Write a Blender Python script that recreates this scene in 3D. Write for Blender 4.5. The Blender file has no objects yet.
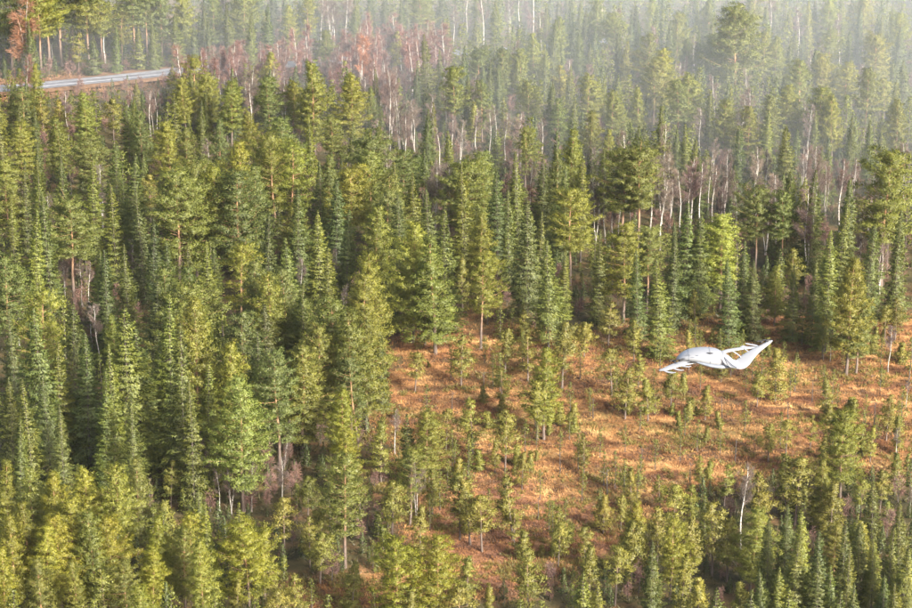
import bpy, bmesh, math, random
import numpy as np
from mathutils import Vector, Matrix

# ------------------------------------------------------------------ camera, sky, sun, exposure
scene = bpy.context.scene
C = scene.collection
R = math.radians
W0, H0 = 912.0, 608.0                      # photograph size, used to turn pixels into directions
HFOV = R(20.0)
FPX = W0 / 2 / math.tan(HFOV / 2)
CAM_H = 137.0
DEP = R(20.0)

cam_data = bpy.data.cameras.new('camera')
cam_data.sensor_width = 36.0
cam_data.lens = 18.0 / math.tan(HFOV / 2)
cam_data.clip_start = 1.0
cam_data.clip_end = 20000.0
cam = bpy.data.objects.new('camera', cam_data)
C.objects.link(cam)
cam.location = (0, 0, CAM_H)
cam.rotation_euler = (math.pi / 2 - DEP, 0, 0)
scene.camera = cam

SUN_EL, SUN_AZ = R(31.0), R(143.0)         # azimuth clockwise from +Y: behind the camera, to its right
sun_dir = Vector((math.sin(SUN_AZ) * math.cos(SUN_EL), math.cos(SUN_AZ) * math.cos(SUN_EL), math.sin(SUN_EL)))
world = bpy.data.worlds.new('World')
scene.world = world
world.use_nodes = True
wn = world.node_tree
sky = wn.nodes.new('ShaderNodeTexSky')
sky.sky_type = 'NISHITA'
sky.sun_disc = False
sky.sun_elevation = SUN_EL
sky.sun_rotation = SUN_AZ
sky.air_density = 1.0
sky.dust_density = 5.0
bg = wn.nodes['Background']
bg.inputs['Strength'].default_value = 0.115
wn.links.new(sky.outputs[0], bg.inputs[0])

sun_data = bpy.data.lights.new('sun', 'SUN')
sun_data.energy = 3.9
sun_data.angle = R(8.0)
sun_data.color = (1.0, 0.95, 0.86)
sun = bpy.data.objects.new('sun', sun_data)
C.objects.link(sun)
sun.rotation_euler = sun_dir.to_track_quat('Z', 'Y').to_euler()

scene.view_settings.view_transform = 'Standard'
scene.view_settings.look = 'None'
scene.view_settings.exposure = 1.95
scene.view_settings.gamma = 1.0
scene.view_settings.use_curve_mapping = False
scene.cycles.max_bounces = 4
scene.cycles.diffuse_bounces = 3
scene.cycles.glossy_bounces = 2
scene.cycles.transmission_bounces = 3
scene.cycles.volume_bounces = 1
scene.cycles.use_denoising = True
scene.cycles.denoiser = 'OPENIMAGEDENOISE'
scene.cycles.use_adaptive_sampling = False

HAZE_DENSITY = 0.00002
MIST_DENSITY = 0.0027

# ------------------------------------------------------------------ pixel <-> place
cd, sd = math.cos(DEP), math.sin(DEP)
CAM_R = Vector((1, 0, 0)); CAM_F = Vector((0, cd, -sd)); CAM_U = Vector((0, sd, cd))
CAM_P = Vector((0, 0, CAM_H))

def ray(px, py):
    return CAM_F + CAM_R * ((px - W0 / 2) / FPX) - CAM_U * ((py - H0 / 2) / FPX)

def gz(x, y):
    """gentle relief of the forest floor"""
    return (0.35 * math.sin(x * 0.045 + 1.3) * math.cos(y * 0.038) + 0.22 * math.sin(x * 0.11 + y * 0.07)
            + 0.12 * math.sin(x * 0.29 - y * 0.21 + 2.0))

def on_ground(px, py, h=0.0):
    """the place on the ground where something h metres tall has its tip at this pixel"""
    d = ray(px, py); z = 0.0
    p = None
    for _ in range(4):
        t = (z + h - CAM_H) / d.z
        p = CAM_P + d * t
        z = gz(p.x, p.y)
    return Vector((p.x, p.y, z))

def to_px(p):
    v = Vector(p) - CAM_P
    f = v.dot(CAM_F)
    return W0 / 2 + v.dot(CAM_R) / f * FPX, H0 / 2 - v.dot(CAM_U) / f * FPX, f

def inside(poly, x, y):
    c = False
    n = len(poly)
    for i in range(n):
        x1, y1 = poly[i]; x2, y2 = poly[i - 1]
        if (y1 > y) != (y2 > y) and x < (x2 - x1) * (y - y1) / (y2 - y1) + x1:
            c = not c
    return c

def world_poly(pxs):
    return [(on_ground(a, b).x, on_ground(a, b).y) for a, b in pxs]

BOG = world_poly([(386, 352), (402, 330), (440, 322), (472, 312), (520, 330), (566, 340), (610, 330), (660, 328), (705, 322),
                  (760, 318), (830, 322), (880, 318), (1010, 312), (1060, 360), (1040, 440), (930, 462), (868, 474), (800, 466),
                  (740, 482), (690, 494), (645, 520), (605, 548), (560, 572), (505, 588), (470, 600), (420, 610), (380, 618),
                  (300, 612), (296, 585), (350, 590), (400, 570), (408, 530), (405, 490), (392, 450), (372, 420), (376, 380)])
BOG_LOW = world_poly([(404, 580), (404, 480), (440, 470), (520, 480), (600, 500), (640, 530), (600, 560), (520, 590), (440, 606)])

def poly_distance(poly, X, Y):
    """signed distance (positive inside) of many points to a polygon"""
    best = np.full(X.shape, 1e9); ins = np.zeros(X.shape, bool)
    n = len(poly)
    for i in range(n):
        x1, y1 = poly[i]; x2, y2 = poly[i - 1]
        dx, dy = x2 - x1, y2 - y1
        t = np.clip(((X - x1) * dx + (Y - y1) * dy) / (dx * dx + dy * dy), 0, 1)
        best = np.minimum(best, np.hypot(X - x1 - t * dx, Y - y1 - t * dy))
        if y1 != y2:
            ins ^= ((y1 > Y) != (y2 > Y)) & (X < dx * (Y - y1) / dy + x1)
    return np.where(ins, best, -best)

# ------------------------------------------------------------------ materials
def new_mat(name):
    m = bpy.data.materials.new(name); m.use_nodes = True
    nt = m.node_tree
    for n in list(nt.nodes): nt.nodes.remove(n)
    out = nt.nodes.new('ShaderNodeOutputMaterial')
    return m, nt, out

def node(nt, kind, **kw):
    n = nt.nodes.new(kind)
    for k, v in kw.items():
        if k in n.inputs: n.inputs[k].default_value = v
        else: setattr(n, k, v)
    return n

def mix_rgb(nt, fac, a, b, blend='MIX'):
    n = nt.nodes.new('ShaderNodeMix'); n.data_type = 'RGBA'; n.blend_type = blend
    for sock, v in ((n.inputs[0], fac), (n.inputs[6], a), (n.inputs[7], b)):
        if hasattr(v, 'is_output'): nt.links.new(v, sock)
        else: sock.default_value = v
    return n.outputs[2]

def ramp(nt, src, stops):
    n = nt.nodes.new('ShaderNodeValToRGB')
    el = n.color_ramp.elements
    while len(el) < len(stops): el.new(0.5)
    for e, (p, c) in zip(el, stops):
        e.position = p; e.color = (*c, 1)
    nt.links.new(src, n.inputs[0])
    return n.outputs[0]

def noise(nt, coord, scale, detail=3, rough=0.55, mapping=None):
    n = node(nt, 'ShaderNodeTexNoise')
    n.inputs['Scale'].default_value = scale; n.inputs['Detail'].default_value = detail
    n.inputs['Roughness'].default_value = rough
    if mapping:
        mp = nt.nodes.new('ShaderNodeMapping'); mp.inputs['Scale'].default_value = mapping
        nt.links.new(coord, mp.inputs[0]); coord = mp.outputs[0]
    nt.links.new(coord, n.inputs['Vector'])
    return n.outputs['Fac']

def foliage_material(name, tone_lo, tone_hi, translucent=0.35, gloss=0.025):
    """the colour of one tree comes from its object colour; noise varies it clump by clump"""
    m, nt, out = new_mat(name)
    info = nt.nodes.new('ShaderNodeObjectInfo')
    geo = nt.nodes.new('ShaderNodeNewGeometry')
    nz = noise(nt, geo.outputs['Position'], 0.9, 2)
    tone = ramp(nt, nz, [(0.3, tone_lo), (0.7, tone_hi)])
    fine = ramp(nt, geo.outputs['Random Per Island'], [(0.0, (0.88, 0.89, 0.88)), (1.0, (1.12, 1.10, 1.06))])
    col = mix_rgb(nt, 1.0, mix_rgb(nt, 1.0, info.outputs['Color'], tone, 'MULTIPLY'), fine, 'MULTIPLY')
    d = node(nt, 'ShaderNodeBsdfDiffuse'); t = node(nt, 'ShaderNodeBsdfTranslucent')
    g = node(nt, 'ShaderNodeBsdfGlossy', Roughness=0.5)
    nt.links.new(col, d.inputs[0]); nt.links.new(col, t.inputs[0])
    ms = node(nt, 'ShaderNodeMixShader'); ms.inputs[0].default_value = translucent
    nt.links.new(d.outputs[0], ms.inputs[1]); nt.links.new(t.outputs[0], ms.inputs[2])
    m2 = node(nt, 'ShaderNodeMixShader'); m2.inputs[0].default_value = gloss
    nt.links.new(ms.outputs[0], m2.inputs[1]); nt.links.new(g.outputs[0], m2.inputs[2])
    nt.links.new(m2.outputs[0], out.inputs[0])
    return m

def bark_material(name, low, high, split, spots=None, spot_scale=6.0):
    """bark that changes colour up the trunk (object space, trunks are built 1:1)"""
    m, nt, out = new_mat(name)
    tc = nt.nodes.new('ShaderNodeTexCoord')
    sep = nt.nodes.new('ShaderNodeSeparateXYZ'); nt.links.new(tc.outputs['Object'], sep.inputs[0])
    mr = nt.nodes.new('ShaderNodeMapRange')
    mr.inputs['From Min'].default_value = split[0]; mr.inputs['From Max'].default_value = split[1]
    nt.links.new(sep.outputs[2], mr.inputs[0])
    col = mix_rgb(nt, mr.outputs[0], (*low, 1), (*high, 1))
    nz = noise(nt, tc.outputs['Object'], 3.0, 4, 0.6, (1, 1, 0.35))
    col = mix_rgb(nt, 1.0, col, ramp(nt, nz, [(0.3, (0.6, 0.6, 0.6)), (0.7, (1.2, 1.2, 1.2))]), 'MULTIPLY')
    if spots:
        n2 = noise(nt, tc.outputs['Object'], spot_scale, 2, 0.5, (0.6, 0.6, 1.6))
        mk = ramp(nt, n2, [(0.56, (0, 0, 0)), (0.66, (1, 1, 1))])
        col = mix_rgb(nt, mk, col, (*spots, 1))
    b = node(nt, 'ShaderNodeBsdfPrincipled', Roughness=0.85)
    nt.links.new(col, b.inputs['Base Color']); nt.links.new(b.outputs[0], out.inputs[0])
    return m

def plain(name, col, rough=0.6, spec=0.5, metal=0.0, var=0.12, scale=4.0):
    m, nt, out = new_mat(name)
    tc = nt.nodes.new('ShaderNodeTexCoord')
    nz = noise(nt, tc.outputs['Object'], scale, 4)
    c = mix_rgb(nt, 1.0, (*col, 1), ramp(nt, nz, [(0.3, (1 - var,) * 3), (0.7, (1 + var,) * 3)]), 'MULTIPLY')
    b = node(nt, 'ShaderNodeBsdfPrincipled', Roughness=rough, Metallic=metal)
    b.inputs['Specular IOR Level'].default_value = spec
    nt.links.new(c, b.inputs['Base Color']); nt.links.new(b.outputs[0], out.inputs[0])
    return m

M_PINE = foliage_material('pine needles', (0.70, 0.76, 0.75), (1.22, 1.18, 1.0), 0.38)
M_SPRUCE = foliage_material('spruce needles', (0.72, 0.80, 0.85), (1.22, 1.15, 0.95), 0.35)
M_TWIG = foliage_material('bare twigs', (0.75, 0.75, 0.8), (1.2, 1.1, 1.0), 0.1, 0.02)
M_PINEBARK = bark_material('pine bark', (0.115, 0.085, 0.068), (0.34, 0.19, 0.10), (3.0, 8.5))
M_SPRUCEBARK = bark_material('spruce bark', (0.075, 0.060, 0.050), (0.085, 0.066, 0.052), (2, 10))
M_BIRCHBARK = bark_material('birch bark', (0.25, 0.22, 0.20), (0.38, 0.35, 0.31), (0.3, 3.0), (0.07, 0.06, 0.055), 2.2)
M_CHARRED = bark_material('dark dead stem', (0.045, 0.036, 0.030), (0.07, 0.055, 0.045), (0.5, 3.0))
M_DEADWOOD = bark_material('weathered dead wood', (0.40, 0.33, 0.28), (0.66, 0.56, 0.48), (1.0, 6.0))

# ------------------------------------------------------------------ mesh helpers
def soup(name, tris, mat, normals=None):
    """triangle soup (n,3,3) -> mesh data; normals give each puff of needles its rounded shading"""
    tris = np.asarray(tris, np.float32)
    n = len(tris)
    if normals is not None:
        fn = np.cross(tris[:, 1] - tris[:, 0], tris[:, 2] - tris[:, 0])
        flip = (fn * normals).sum(1) < 0
        tris = tris.copy(); tris[flip] = tris[flip][:, ::-1]
    me = bpy.data.meshes.new(name)
    me.vertices.add(n * 3); me.vertices.foreach_set('co', tris.reshape(-1))
    me.loops.add(n * 3); me.loops.foreach_set('vertex_index', np.arange(n * 3, dtype=np.int32))
    me.polygons.add(n); me.polygons.foreach_set('loop_start', np.arange(0, n * 3, 3, dtype=np.int32))
    me.materials.append(mat)
    me.update(calc_edges=True)
    if normals is not None:
        smooth(me)
        me.normals_split_custom_set_from_vertices(np.repeat(np.asarray(normals, np.float32), 3, axis=0))
    return me

def tube_arrays(path, radii, sides=6):
    """a tapered tube along a path as triangles"""
    path = [Vector(p) for p in path]
    rings = []
    for i, p in enumerate(path):
        d = (path[min(i + 1, len(path) - 1)] - path[max(i - 1, 0)]).normalized()
        a = d.orthogonal().normalized() if abs(d.z) < 0.95 else Vector((1, 0, 0))
        a = (a - d * a.dot(d)).normalized(); b = d.cross(a)
        rings.append([p + (a * math.cos(2 * math.pi * k / sides) + b * math.sin(2 * math.pi * k / sides)) * radii[i] for k in range(sides)])
    t = []
    for r0, r1 in zip(rings, rings[1:]):
        for k in range(sides):
            q = (k + 1) % sides
            t.append((r0[k], r0[q], r1[q])); t.append((r0[k], r1[q], r1[k]))
    return [[tuple(v) for v in f] for f in t]

def smooth(me):
    me.polygons.foreach_set('use_smooth', np.ones(len(me.polygons), bool)); me.update()
    return me

def weld(me):
    bm = bmesh.new(); bm.from_mesh(me); bmesh.ops.remove_doubles(bm, verts=bm.verts, dist=1e-4); bm.to_mesh(me); bm.free()
    return smooth(me)

def sprays(rng, origin, direction, length, width, jitter):
    """slim triangles from origin along direction: needle sprays. arrays (n,3),(n,3),(n,),(n,)"""
    d = direction + rng.normal(0, 1, direction.shape) * jitter
    d /= np.linalg.norm(d, axis=1, keepdims=True) + 1e-9
    s = np.cross(d, rng.normal(0, 1, d.shape)); s /= np.linalg.norm(s, axis=1, keepdims=True) + 1e-9
    w = (width / 2)[:, None]; L = length[:, None]
    base = origin
    return np.stack([base - s * w + d * L * 0.15, base + s * w + d * L * 0.35, base + d * L], axis=1)

def unit(a): return a / (np.linalg.norm(a, axis=1, keepdims=True) + 1e-9)

# ------------------------------------------------------------------ tree makers (shared mesh data per variant)
def trunk_path(rng, H, lean, wob):
    zs = np.linspace(-0.15, H, 9)
    ph = rng.uniform(0, 6.28, 2); dirn = rng.uniform(0, 6.28)
    return [(lean * math.cos(dirn) * (max(z, 0) / H) ** 1.5 * H + wob * math.sin(z * 0.45 + ph[0]) * min(1, max(z, 0) / 3),
             lean * math.sin(dirn) * (max(z, 0) / H) ** 1.5 * H + wob * math.sin(z * 0.38 + ph[1]) * min(1, max(z, 0) / 3), z) for z in zs]

def at_height(path, z):
    zs = [p[2] for p in path]
    return np.array([np.interp(z, zs, [p[0] for p in path]), np.interp(z, zs, [p[1] for p in path]), z])

def make_pine(seed, H=16.0, cb=0.35, rmax=2.4, flat=0.5, dens=1.0, gaps=0.12, whorl=0.58, lean=0.01, lod=1.0, branch_low=True, rise=0.75):
    rng = np.random.default_rng(seed)
    path = trunk_path(rng, H, lean, 0.10 * H / 16)
    r0 = 0.0125 * H + 0.03
    rad = [r0 * (1.15 if i == 0 else 1 - 0.93 * i / 8) + 0.012 for i in range(9)]
    wood = tube_arrays(path, rad, 6)
    O, D, L, Wd, NN = [], [], [], [], []
    lop = rng.uniform(0.1, 0.38); lopa = rng.uniform(0, 6.28); lopw = rng.uniform(-0.25, 0.25)
    z = cb * H
    while z < H * 0.985:
        t = (z - cb * H) / (H - cb * H)
        prof = (1 - t) ** flat * (0.55 + 0.45 * min(1, t / 0.25))
        prof *= rng.uniform(0.72, 1.22)
        nb = rng.integers(4, 7)
        a0 = rng.uniform(0, 6.28)
        for k in range(nb):
            if rng.random() < gaps: continue
            a = a0 + 6.283 * k / nb + rng.normal(0, 0.25)
            bl = max(0.20 if H < 10 else 0.45, rmax * prof * rng.uniform(0.55, 1.25) * (1 + lop * math.cos(a - lopa - lopw * z)))
            up0 = -0.12 + rise * t + rng.normal(0, 0.10)
            c = at_height(path, z + rng.normal(0, 0.12))
            out = np.array([math.cos(a), math.sin(a), 0])
            pts = [c + out * bl * s + np.array([0, 0, bl * (up0 * s + 0.22 * s * s)]) for s in (0, 0.5, 1.0)]
            br = 0.010 + 0.007 * bl
            if lod >= 1: wood += tube_arrays([tuple(p) for p in pts], [br, br * 0.7, br * 0.25], 3)
            nt_ = max(3, int(round(bl / 0.32 * dens)))
            for j in range(nt_):
                s = rng.uniform(0.22, 1.02) if j else 1.0
                side = np.array([-out[1], out[0], 0]) * rng.normal(0, 0.26 * bl * (0.4 + s * 0.6))
                p = c + out * bl * s + np.array([0, 0, bl * (up0 * s + 0.22 * s * s)]) + side
                n = max(4, int(rng.integers(38, 54) * lod)); rt = rng.uniform(0.16, 0.30) * min(1, 0.35 + bl / 2)
                d = rng.normal(0, 1, (n, 3)); d[:, 2] = d[:, 2] * 0.75 + 0.75
                d += out * 0.7
                d /= np.linalg.norm(d, axis=1, keepdims=True)
                q = rng.normal(0, 1, (n, 3)) * [rt * 1.1, rt * 1.1, rt * 0.5]; O.append(p + q + d * 0.05); D.append(d); NN.append(d * 0.25 + q / rt * 0.42 + out * 0.45 + [0, 0, 0.45])
                L.append(rng.uniform(0.20, 0.40, n) * min(1, 0.45 + bl / 2.5)); Wd.append(rng.uniform(0.055, 0.11, n) / lod ** 0.65)
        z += whorl * rng.uniform(0.7, 1.2) * (1.0 - 0.30 * t)
    # the leader
    n = int(40 * lod); top = at_height(path, H)
    d = rng.normal(0, 1, (n, 3)); d[:, 2] = abs(d[:, 2]) + 0.8; d /= np.linalg.norm(d, axis=1, keepdims=True)
    O.append(top + rng.normal(0, 0.12, (n, 3)) - [0, 0, 0.3]); D.append(d); NN.append(d); L.append(rng.uniform(0.25, 0.45, n)); Wd.append(rng.uniform(0.1, 0.16, n))
    # dead stubs on the bare stem
    if branch_low and lod >= 1:
        for _ in range(int(7 * cb / 0.35)):
            z = rng.uniform(0.12, cb) * H; a = rng.uniform(0, 6.28); bl = rng.uniform(0.3, 0.9)
            c = at_height(path, z)
            wood += tube_arrays([tuple(c), tuple(c + [math.cos(a) * bl, math.sin(a) * bl, -0.08 * bl])], [0.025, 0.008], 3)
    return np.array(wood), sprays(rng, np.concatenate(O), np.concatenate(D), np.concatenate(L), np.concatenate(Wd), 0.12), unit(np.concatenate(NN))

def make_spruce(seed, H=18.0, rmax=2.1, cb=0.07, power=0.8, droop=0.35, dens=1.0, gaps=0.08, lod=1.0, lean=0.006):
    rng = np.random.default_rng(seed)
    path = trunk_path(rng, H, lean, 0.05)
    r0 = 0.0072 * H + 0.02
    wood = tube_arrays(path, [r0 * (1.15 if i == 0 else 1 - 0.96 * i / 8) + 0.008 for i in range(9)], 6)
    O, D, L, Wd, NN = [], [], [], [], []
    lop = rng.uniform(0.1, 0.38); lopa = rng.uniform(0, 6.28); lopw = rng.uniform(-0.25, 0.25)
    z = cb * H
    lump = rng.uniform(0.7, 1.25, 12)
    while z < H * 0.99:
        t = (z - cb * H) / (H - cb * H)
        prof = (1 - t) ** power * (0.72 + 0.28 * min(1, t / 0.15)) + 0.03
        prof *= np.interp(t * 11, range(12), lump)
        nb = int(rng.integers(5, 8))
        a0 = rng.uniform(0, 6.28)
        for k in range(nb):
            if rng.random() < gaps: continue
            a = a0 + 6.283 * k / nb + rng.normal(0, 0.2)
            bl = max(0.10, rmax * prof * rng.uniform(0.5, 1.3) * (1 + 0.7 * lop * math.cos(a - lopa - lopw * z)))
            sl = 0.45 * t ** 1.5 - droop * (1 - t) + rng.normal(0, 0.06)
            c = at_height(path, z)
            out = np.array([math.cos(a), math.sin(a), 0]); side = np.array([-out[1], out[0], 0])
            if lod >= 1 and rng.random() < 0.5:
                wood += tube_arrays([tuple(c), tuple(c + out * bl * 0.8 + [0, 0, bl * sl * 0.8])], [0.012 + 0.008 * bl, 0.006], 3)
            n = max(4, int((bl / 0.027 + 5) * dens * lod))
            s = rng.uniform(0.03, 1.0, n) ** 0.72
            p = c + out * (bl * s)[:, None] + np.array([0, 0, 1]) * (bl * (sl * s + 0.16 * s * s))[:, None]
            sgn = rng.choice([-1.0, 1.0], n)
            spread = (1.05 - s) * 0.55 * bl * rng.uniform(0, 1, n)
            p = p + side * (sgn * spread)[:, None] - np.array([0, 0, 1]) * (spread * 0.25)[:, None]
            d = out * 0.8 + side * (sgn * rng.uniform(0.1, 0.9, n))[:, None] + np.array([0, 0, 1]) * rng.uniform(-0.75, 0.25, n)[:, None]
            d /= np.linalg.norm(d, axis=1, keepdims=True)
            NN.append(d * 0.25 + out * 0.5 + [0, 0, 0.45] + rng.normal(0, 0.14, (n, 3))); O.append(p); D.append(d); L.append(rng.uniform(0.24, 0.46, n) * min(1, 0.4 + bl / 1.4)); Wd.append(rng.uniform(0.07, 0.13, n) / lod ** 0.65)
        z += 0.30 * rng.uniform(0.8, 1.2)
    n = int(24 * lod); top = at_height(path, H)
    d = rng.normal(0, 0.45, (n, 3)); d[:, 2] = 1; d /= np.linalg.norm(d, axis=1, keepdims=True)
    O.append(top - np.outer(rng.uniform(0, 0.9, n), [0, 0, 1])); D.append(d); NN.append(d); L.append(rng.uniform(0.2, 0.4, n)); Wd.append(rng.uniform(0.07, 0.12, n))
    return np.array(wood), sprays(rng, np.concatenate(O), np.concatenate(D), np.concatenate(L), np.concatenate(Wd), 0.10), unit(np.concatenate(NN))

def make_birch(seed, H=15.0, cb=0.38, rmax=1.7, stems=1, twigs=1.0, r=1.0, lean=0.03, lod=1.0):
    rng = np.random.default_rng(seed)
    wood = []; O, D, L, Wd = [], [], [], []
    for st in range(stems):
        h = H * (1 if st == 0 else rng.uniform(0.75, 0.95))
        path = trunk_path(rng, h, lean * (1 + 1.6 * (stems > 1)), 0.22)
        if stems > 1:
            off = rng.normal(0, 0.12, 2); path = [(p[0] + off[0], p[1] + off[1], p[2]) for p in path]
        r0 = (0.0085 * h + 0.035) * r
        wood += tube_arrays(path, [r0 * (1.2 if i == 0 else 1 - 0.88 * i / 8) + 0.01 for i in range(9)], 6)
        nl = int(rng.integers(15, 22))
        for i in range(nl):
            t = (i + rng.uniform(0, 1)) / nl
            z = h * (cb + (0.97 - cb) * t); c = at_height(path, z)
            a = rng.uniform(0, 6.28); out = np.array([math.cos(a), math.sin(a), 0])
            bl = rmax * (1.1 - 0.75 * t) * rng.uniform(0.6, 1.2) * (0.7 + 0.3 * min(1, t / .2))
            up = rng.uniform(0.8, 1.7)
            pts = [c, c + out * bl * 0.45 + [0, 0, bl * up * 0.5], c + out * bl + [0, 0, bl * up * 0.95]]
            br = (0.014 + 0.012 * bl) * r
            if lod >= 1: wood += tube_arrays([tuple(p) for p in pts], [br, br * 0.65, br * 0.2], 3)
            n = int(34 * twigs * 1.9 * bl * lod)
            s = rng.uniform(0.25, 1.0, n)
            p = c + out * (bl * s)[:, None] + np.array([0, 0, 1]) * (bl * up * s)[:, None] + rng.normal(0, 0.10, (n, 3)) * bl
            d = out * 0.55 + rng.normal(0, 0.5, (n, 3)) + np.array([0, 0, 0.55])
            d /= np.linalg.norm(d, axis=1, keepdims=True)
            O.append(p); D.append(d); L.append(rng.uniform(0.45, 1.05, n)); Wd.append(rng.uniform(0.03, 0.05, n) / math.sqrt(lod))
    return np.array(wood), sprays(rng, np.concatenate(O), np.concatenate(D), np.concatenate(L), np.concatenate(Wd), 0.15), None

def make_snag(seed, H=9.0, r=0.16, stubs=9):
    rng = np.random.default_rng(seed)
    path = trunk_path(rng, H, 0.015, 0.06)
    wood = tube_arrays(path, [r * (1.2 if i == 0 else 1 - 0.72 * i / 8) for i in range(9)], 6)
    br = []
    for _ in range(stubs):
        z = rng.uniform(0.3, 0.97) * H; a = rng.uniform(0, 6.28); bl = rng.uniform(0.3, 1.1)
        c = at_height(path, z)
        br += tube_arrays([tuple(c), tuple(c + [math.cos(a) * bl, math.sin(a) * bl, rng.uniform(-0.2, 0.5) * bl])], [0.03, 0.01], 3)
    return np.array(wood), np.array(br), None

VARIANTS = {}
LOWLOD = {}
def variant(kind, key, arrays, wood_mat, leaf_mat, height, style):
    wood, leaf, nrm = arrays
    VARIANTS.setdefault(kind, {})[key] = dict(
        trunk=weld(soup(kind + '_trunk_mesh', wood, wood_mat)), crown=soup(kind + '_crown_mesh', leaf, leaf_mat, nrm), h=height, style=style)
    if kind == 'snag':      # six triangles to a stub
        VARIANTS[kind][key]['stubs'] = [soup('stub_mesh', leaf[k:k + 6], leaf_mat) for k in range(0, len(leaf), 6)]

pine_specs = [  # key, H, crown base, radius, top flatness, density, gaps, words
    ('full', 16, .22, 3.0, .74, 1.0, .08, 'full-crowned'), ('full', 16, .28, 2.8, .68, 1.0, .10, 'full-crowned'),
    ('full', 16, .18, 2.8, .82, 1.0, .10, 'full-crowned'), ('full', 16, .25, 3.2, .72, .9, .14, 'full-crowned'), ('cone', 16, .14, 2.8, 1.0, 1.0, .10, 'cone-shaped'),
    ('cone', 16, .20, 2.6, .95, 1.0, .10, 'cone-shaped'), ('cone', 16, .16, 3.0, 1.05, .9, .12, 'cone-shaped'), ('round', 16, .44, 3.2, .46, 1.1, .08, 'round-topped'),
    ('round', 16, .50, 2.9, .42, 1.1, .08, 'round-topped'), ('round', 16, .40, 3.0, .50, 1.0, .12, 'round-topped'), ('open', 16, .32, 3.0, .62, .8, .22, 'open-crowned'),
    ('open', 16, .38, 2.8, .58, .75, .25, 'open-crowned'), ('wide', 16, .22, 4.0, .62, 1.0, .10, 'broad-crowned'), ('wide', 16, .28, 3.8, .55, 1.0, .10, 'broad-crowned')]
for i, (k, H, cb, rm, fl, de, ga, words) in enumerate(pine_specs):
    variant('pine', f'{k}{i}', make_pine(100 + i, H, cb, rm * 1.26, fl * .80, de, ga + .03, lean=0.02), M_PINEBARK, M_PINE, H, words)
for i, (H, cb, rm, fl, de, ga) in enumerate([(7, .24, 1.7, .95, .9, .15), (7, .34, 1.8, .75, .85, .2), (7, .14, 1.6, 1.15, .9, .15), (7, .42, 1.8, .65, .9, .2), (7, .28, 1.6, 1.0, .75, .25), (7, .20, 1.5, 1.2, .9, .1)]):
    variant('smallpine', f's{i}', make_pine(200 + i, H, cb, rm, fl * .85, de * 0.72, ga + .14, whorl=0.5, lean=0.04, rise=0.3), M_PINEBARK, M_PINE, H, 'low')
for i, (H, cb, rm, fl, de, ga) in enumerate([(3, .12, .8, 1.1, 1.0, .1), (3, .16, .9, 1.0, .9, .15), (3, .06, .7, 1.3, 1.0, .1)]):
    variant('sapling', f't{i}', make_pine(230 + i, H, cb, rm, fl * .9, de * 0.8, ga + .1, whorl=0.38, branch_low=False, lean=0.06, rise=0.15), M_PINEBARK, M_PINE, H, 'bushy')
spruce_specs = [('narrow', 18, 2.4, .04, .92, .42), ('narrow', 18, 2.2, .06, .85, .45), ('cone', 18, 3.2, .03, 1.0, .40), ('cone', 18, 3.5, .04, 1.08, .36), ('cone', 18, 2.9, .06, .95, .42),
                ('tall', 18, 2.9, .12, .82, .45), ('tall', 18, 2.7, .18, .78, .48), ('cone', 18, 3.2, .04, .95, .5), ('narrow', 18, 2.5, .05, 1.0, .5), ('tall', 18, 3.0, .10, .9, .55)]
spruce_words = {'narrow': 'slender', 'cone': 'cone-shaped', 'tall': 'dense'}
for i, (k, H, rm, cb, pw, dr) in enumerate(spruce_specs):
    variant('spruce', f'{k}{i}', make_spruce(300 + i, H, rm, cb, pw, dr), M_SPRUCEBARK, M_SPRUCE, H, spruce_words[k])
for i, (H, rm, cb, pw) in enumerate([(9, 2.0, .04, 1.0), (9, 1.7, .05, .95), (9, 2.2, .04, 1.05)]):
    variant('youngspruce', f'y{i}', make_spruce(330 + i, H, rm, cb, pw, 0.25), M_SPRUCEBARK, M_SPRUCE, H, 'young')
for i, (H, cb, rm, st, tw, r) in enumerate([(15, .42, 1.9, 1, 2.0, 1.0), (15, .45, 1.8, 1, 2.0, .9), (15, .4, 2.0, 2, 1.7, .9), (15, .42, 1.8, 3, 1.5, .85), (15, .5, 1.6, 1, 1.8, 1.05)]):
    variant('birch', f'b{i}', make_birch(400 + i, H, cb, rm, st, tw, r), M_BIRCHBARK, M_TWIG, H, ['single-stemmed', 'single-stemmed', 'forked', 'three-stemmed', 'bare-poled'][i])
for i, (H, cb, rm, st, tw, r) in enumerate([(9, .22, 1.2, 1, 2.2, .75), (9, .25, 1.1, 2, 2.0, .7), (9, .2, 1.3, 1, 2.4, .8), (9, .3, 1.0, 1, 2.2, .9)]):
    variant('redbirch', f'r{i}', make_birch(430 + i, H, cb, rm, st, tw, r), M_BIRCHBARK, M_TWIG, H, 'leafless')
for i, (H, r, st) in enumerate([(9, .17, 7), (9, .13, 12), (4, .10, 8)]):
    variant('snag', f'd{i}', make_snag(460 + i, H, r, st), *((M_CHARRED,) * 2 if H < 5 else (M_DEADWOOD,) * 2), H, 'bare')

# ------------------------------------------------------------------ ground
rng0 = np.random.default_rng(5)
def axis(lo, hi, step, far):
    a = list(np.arange(lo, hi + step / 2, step))
    s = step; left = []; right = []
    x = lo
    while x > -far: s *= 1.35; x -= s; left.append(x)
    s = step; x = hi
    while x < far: s *= 1.35; x += s; right.append(x)
    return np.array(left[::-1] + a + right)

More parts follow.
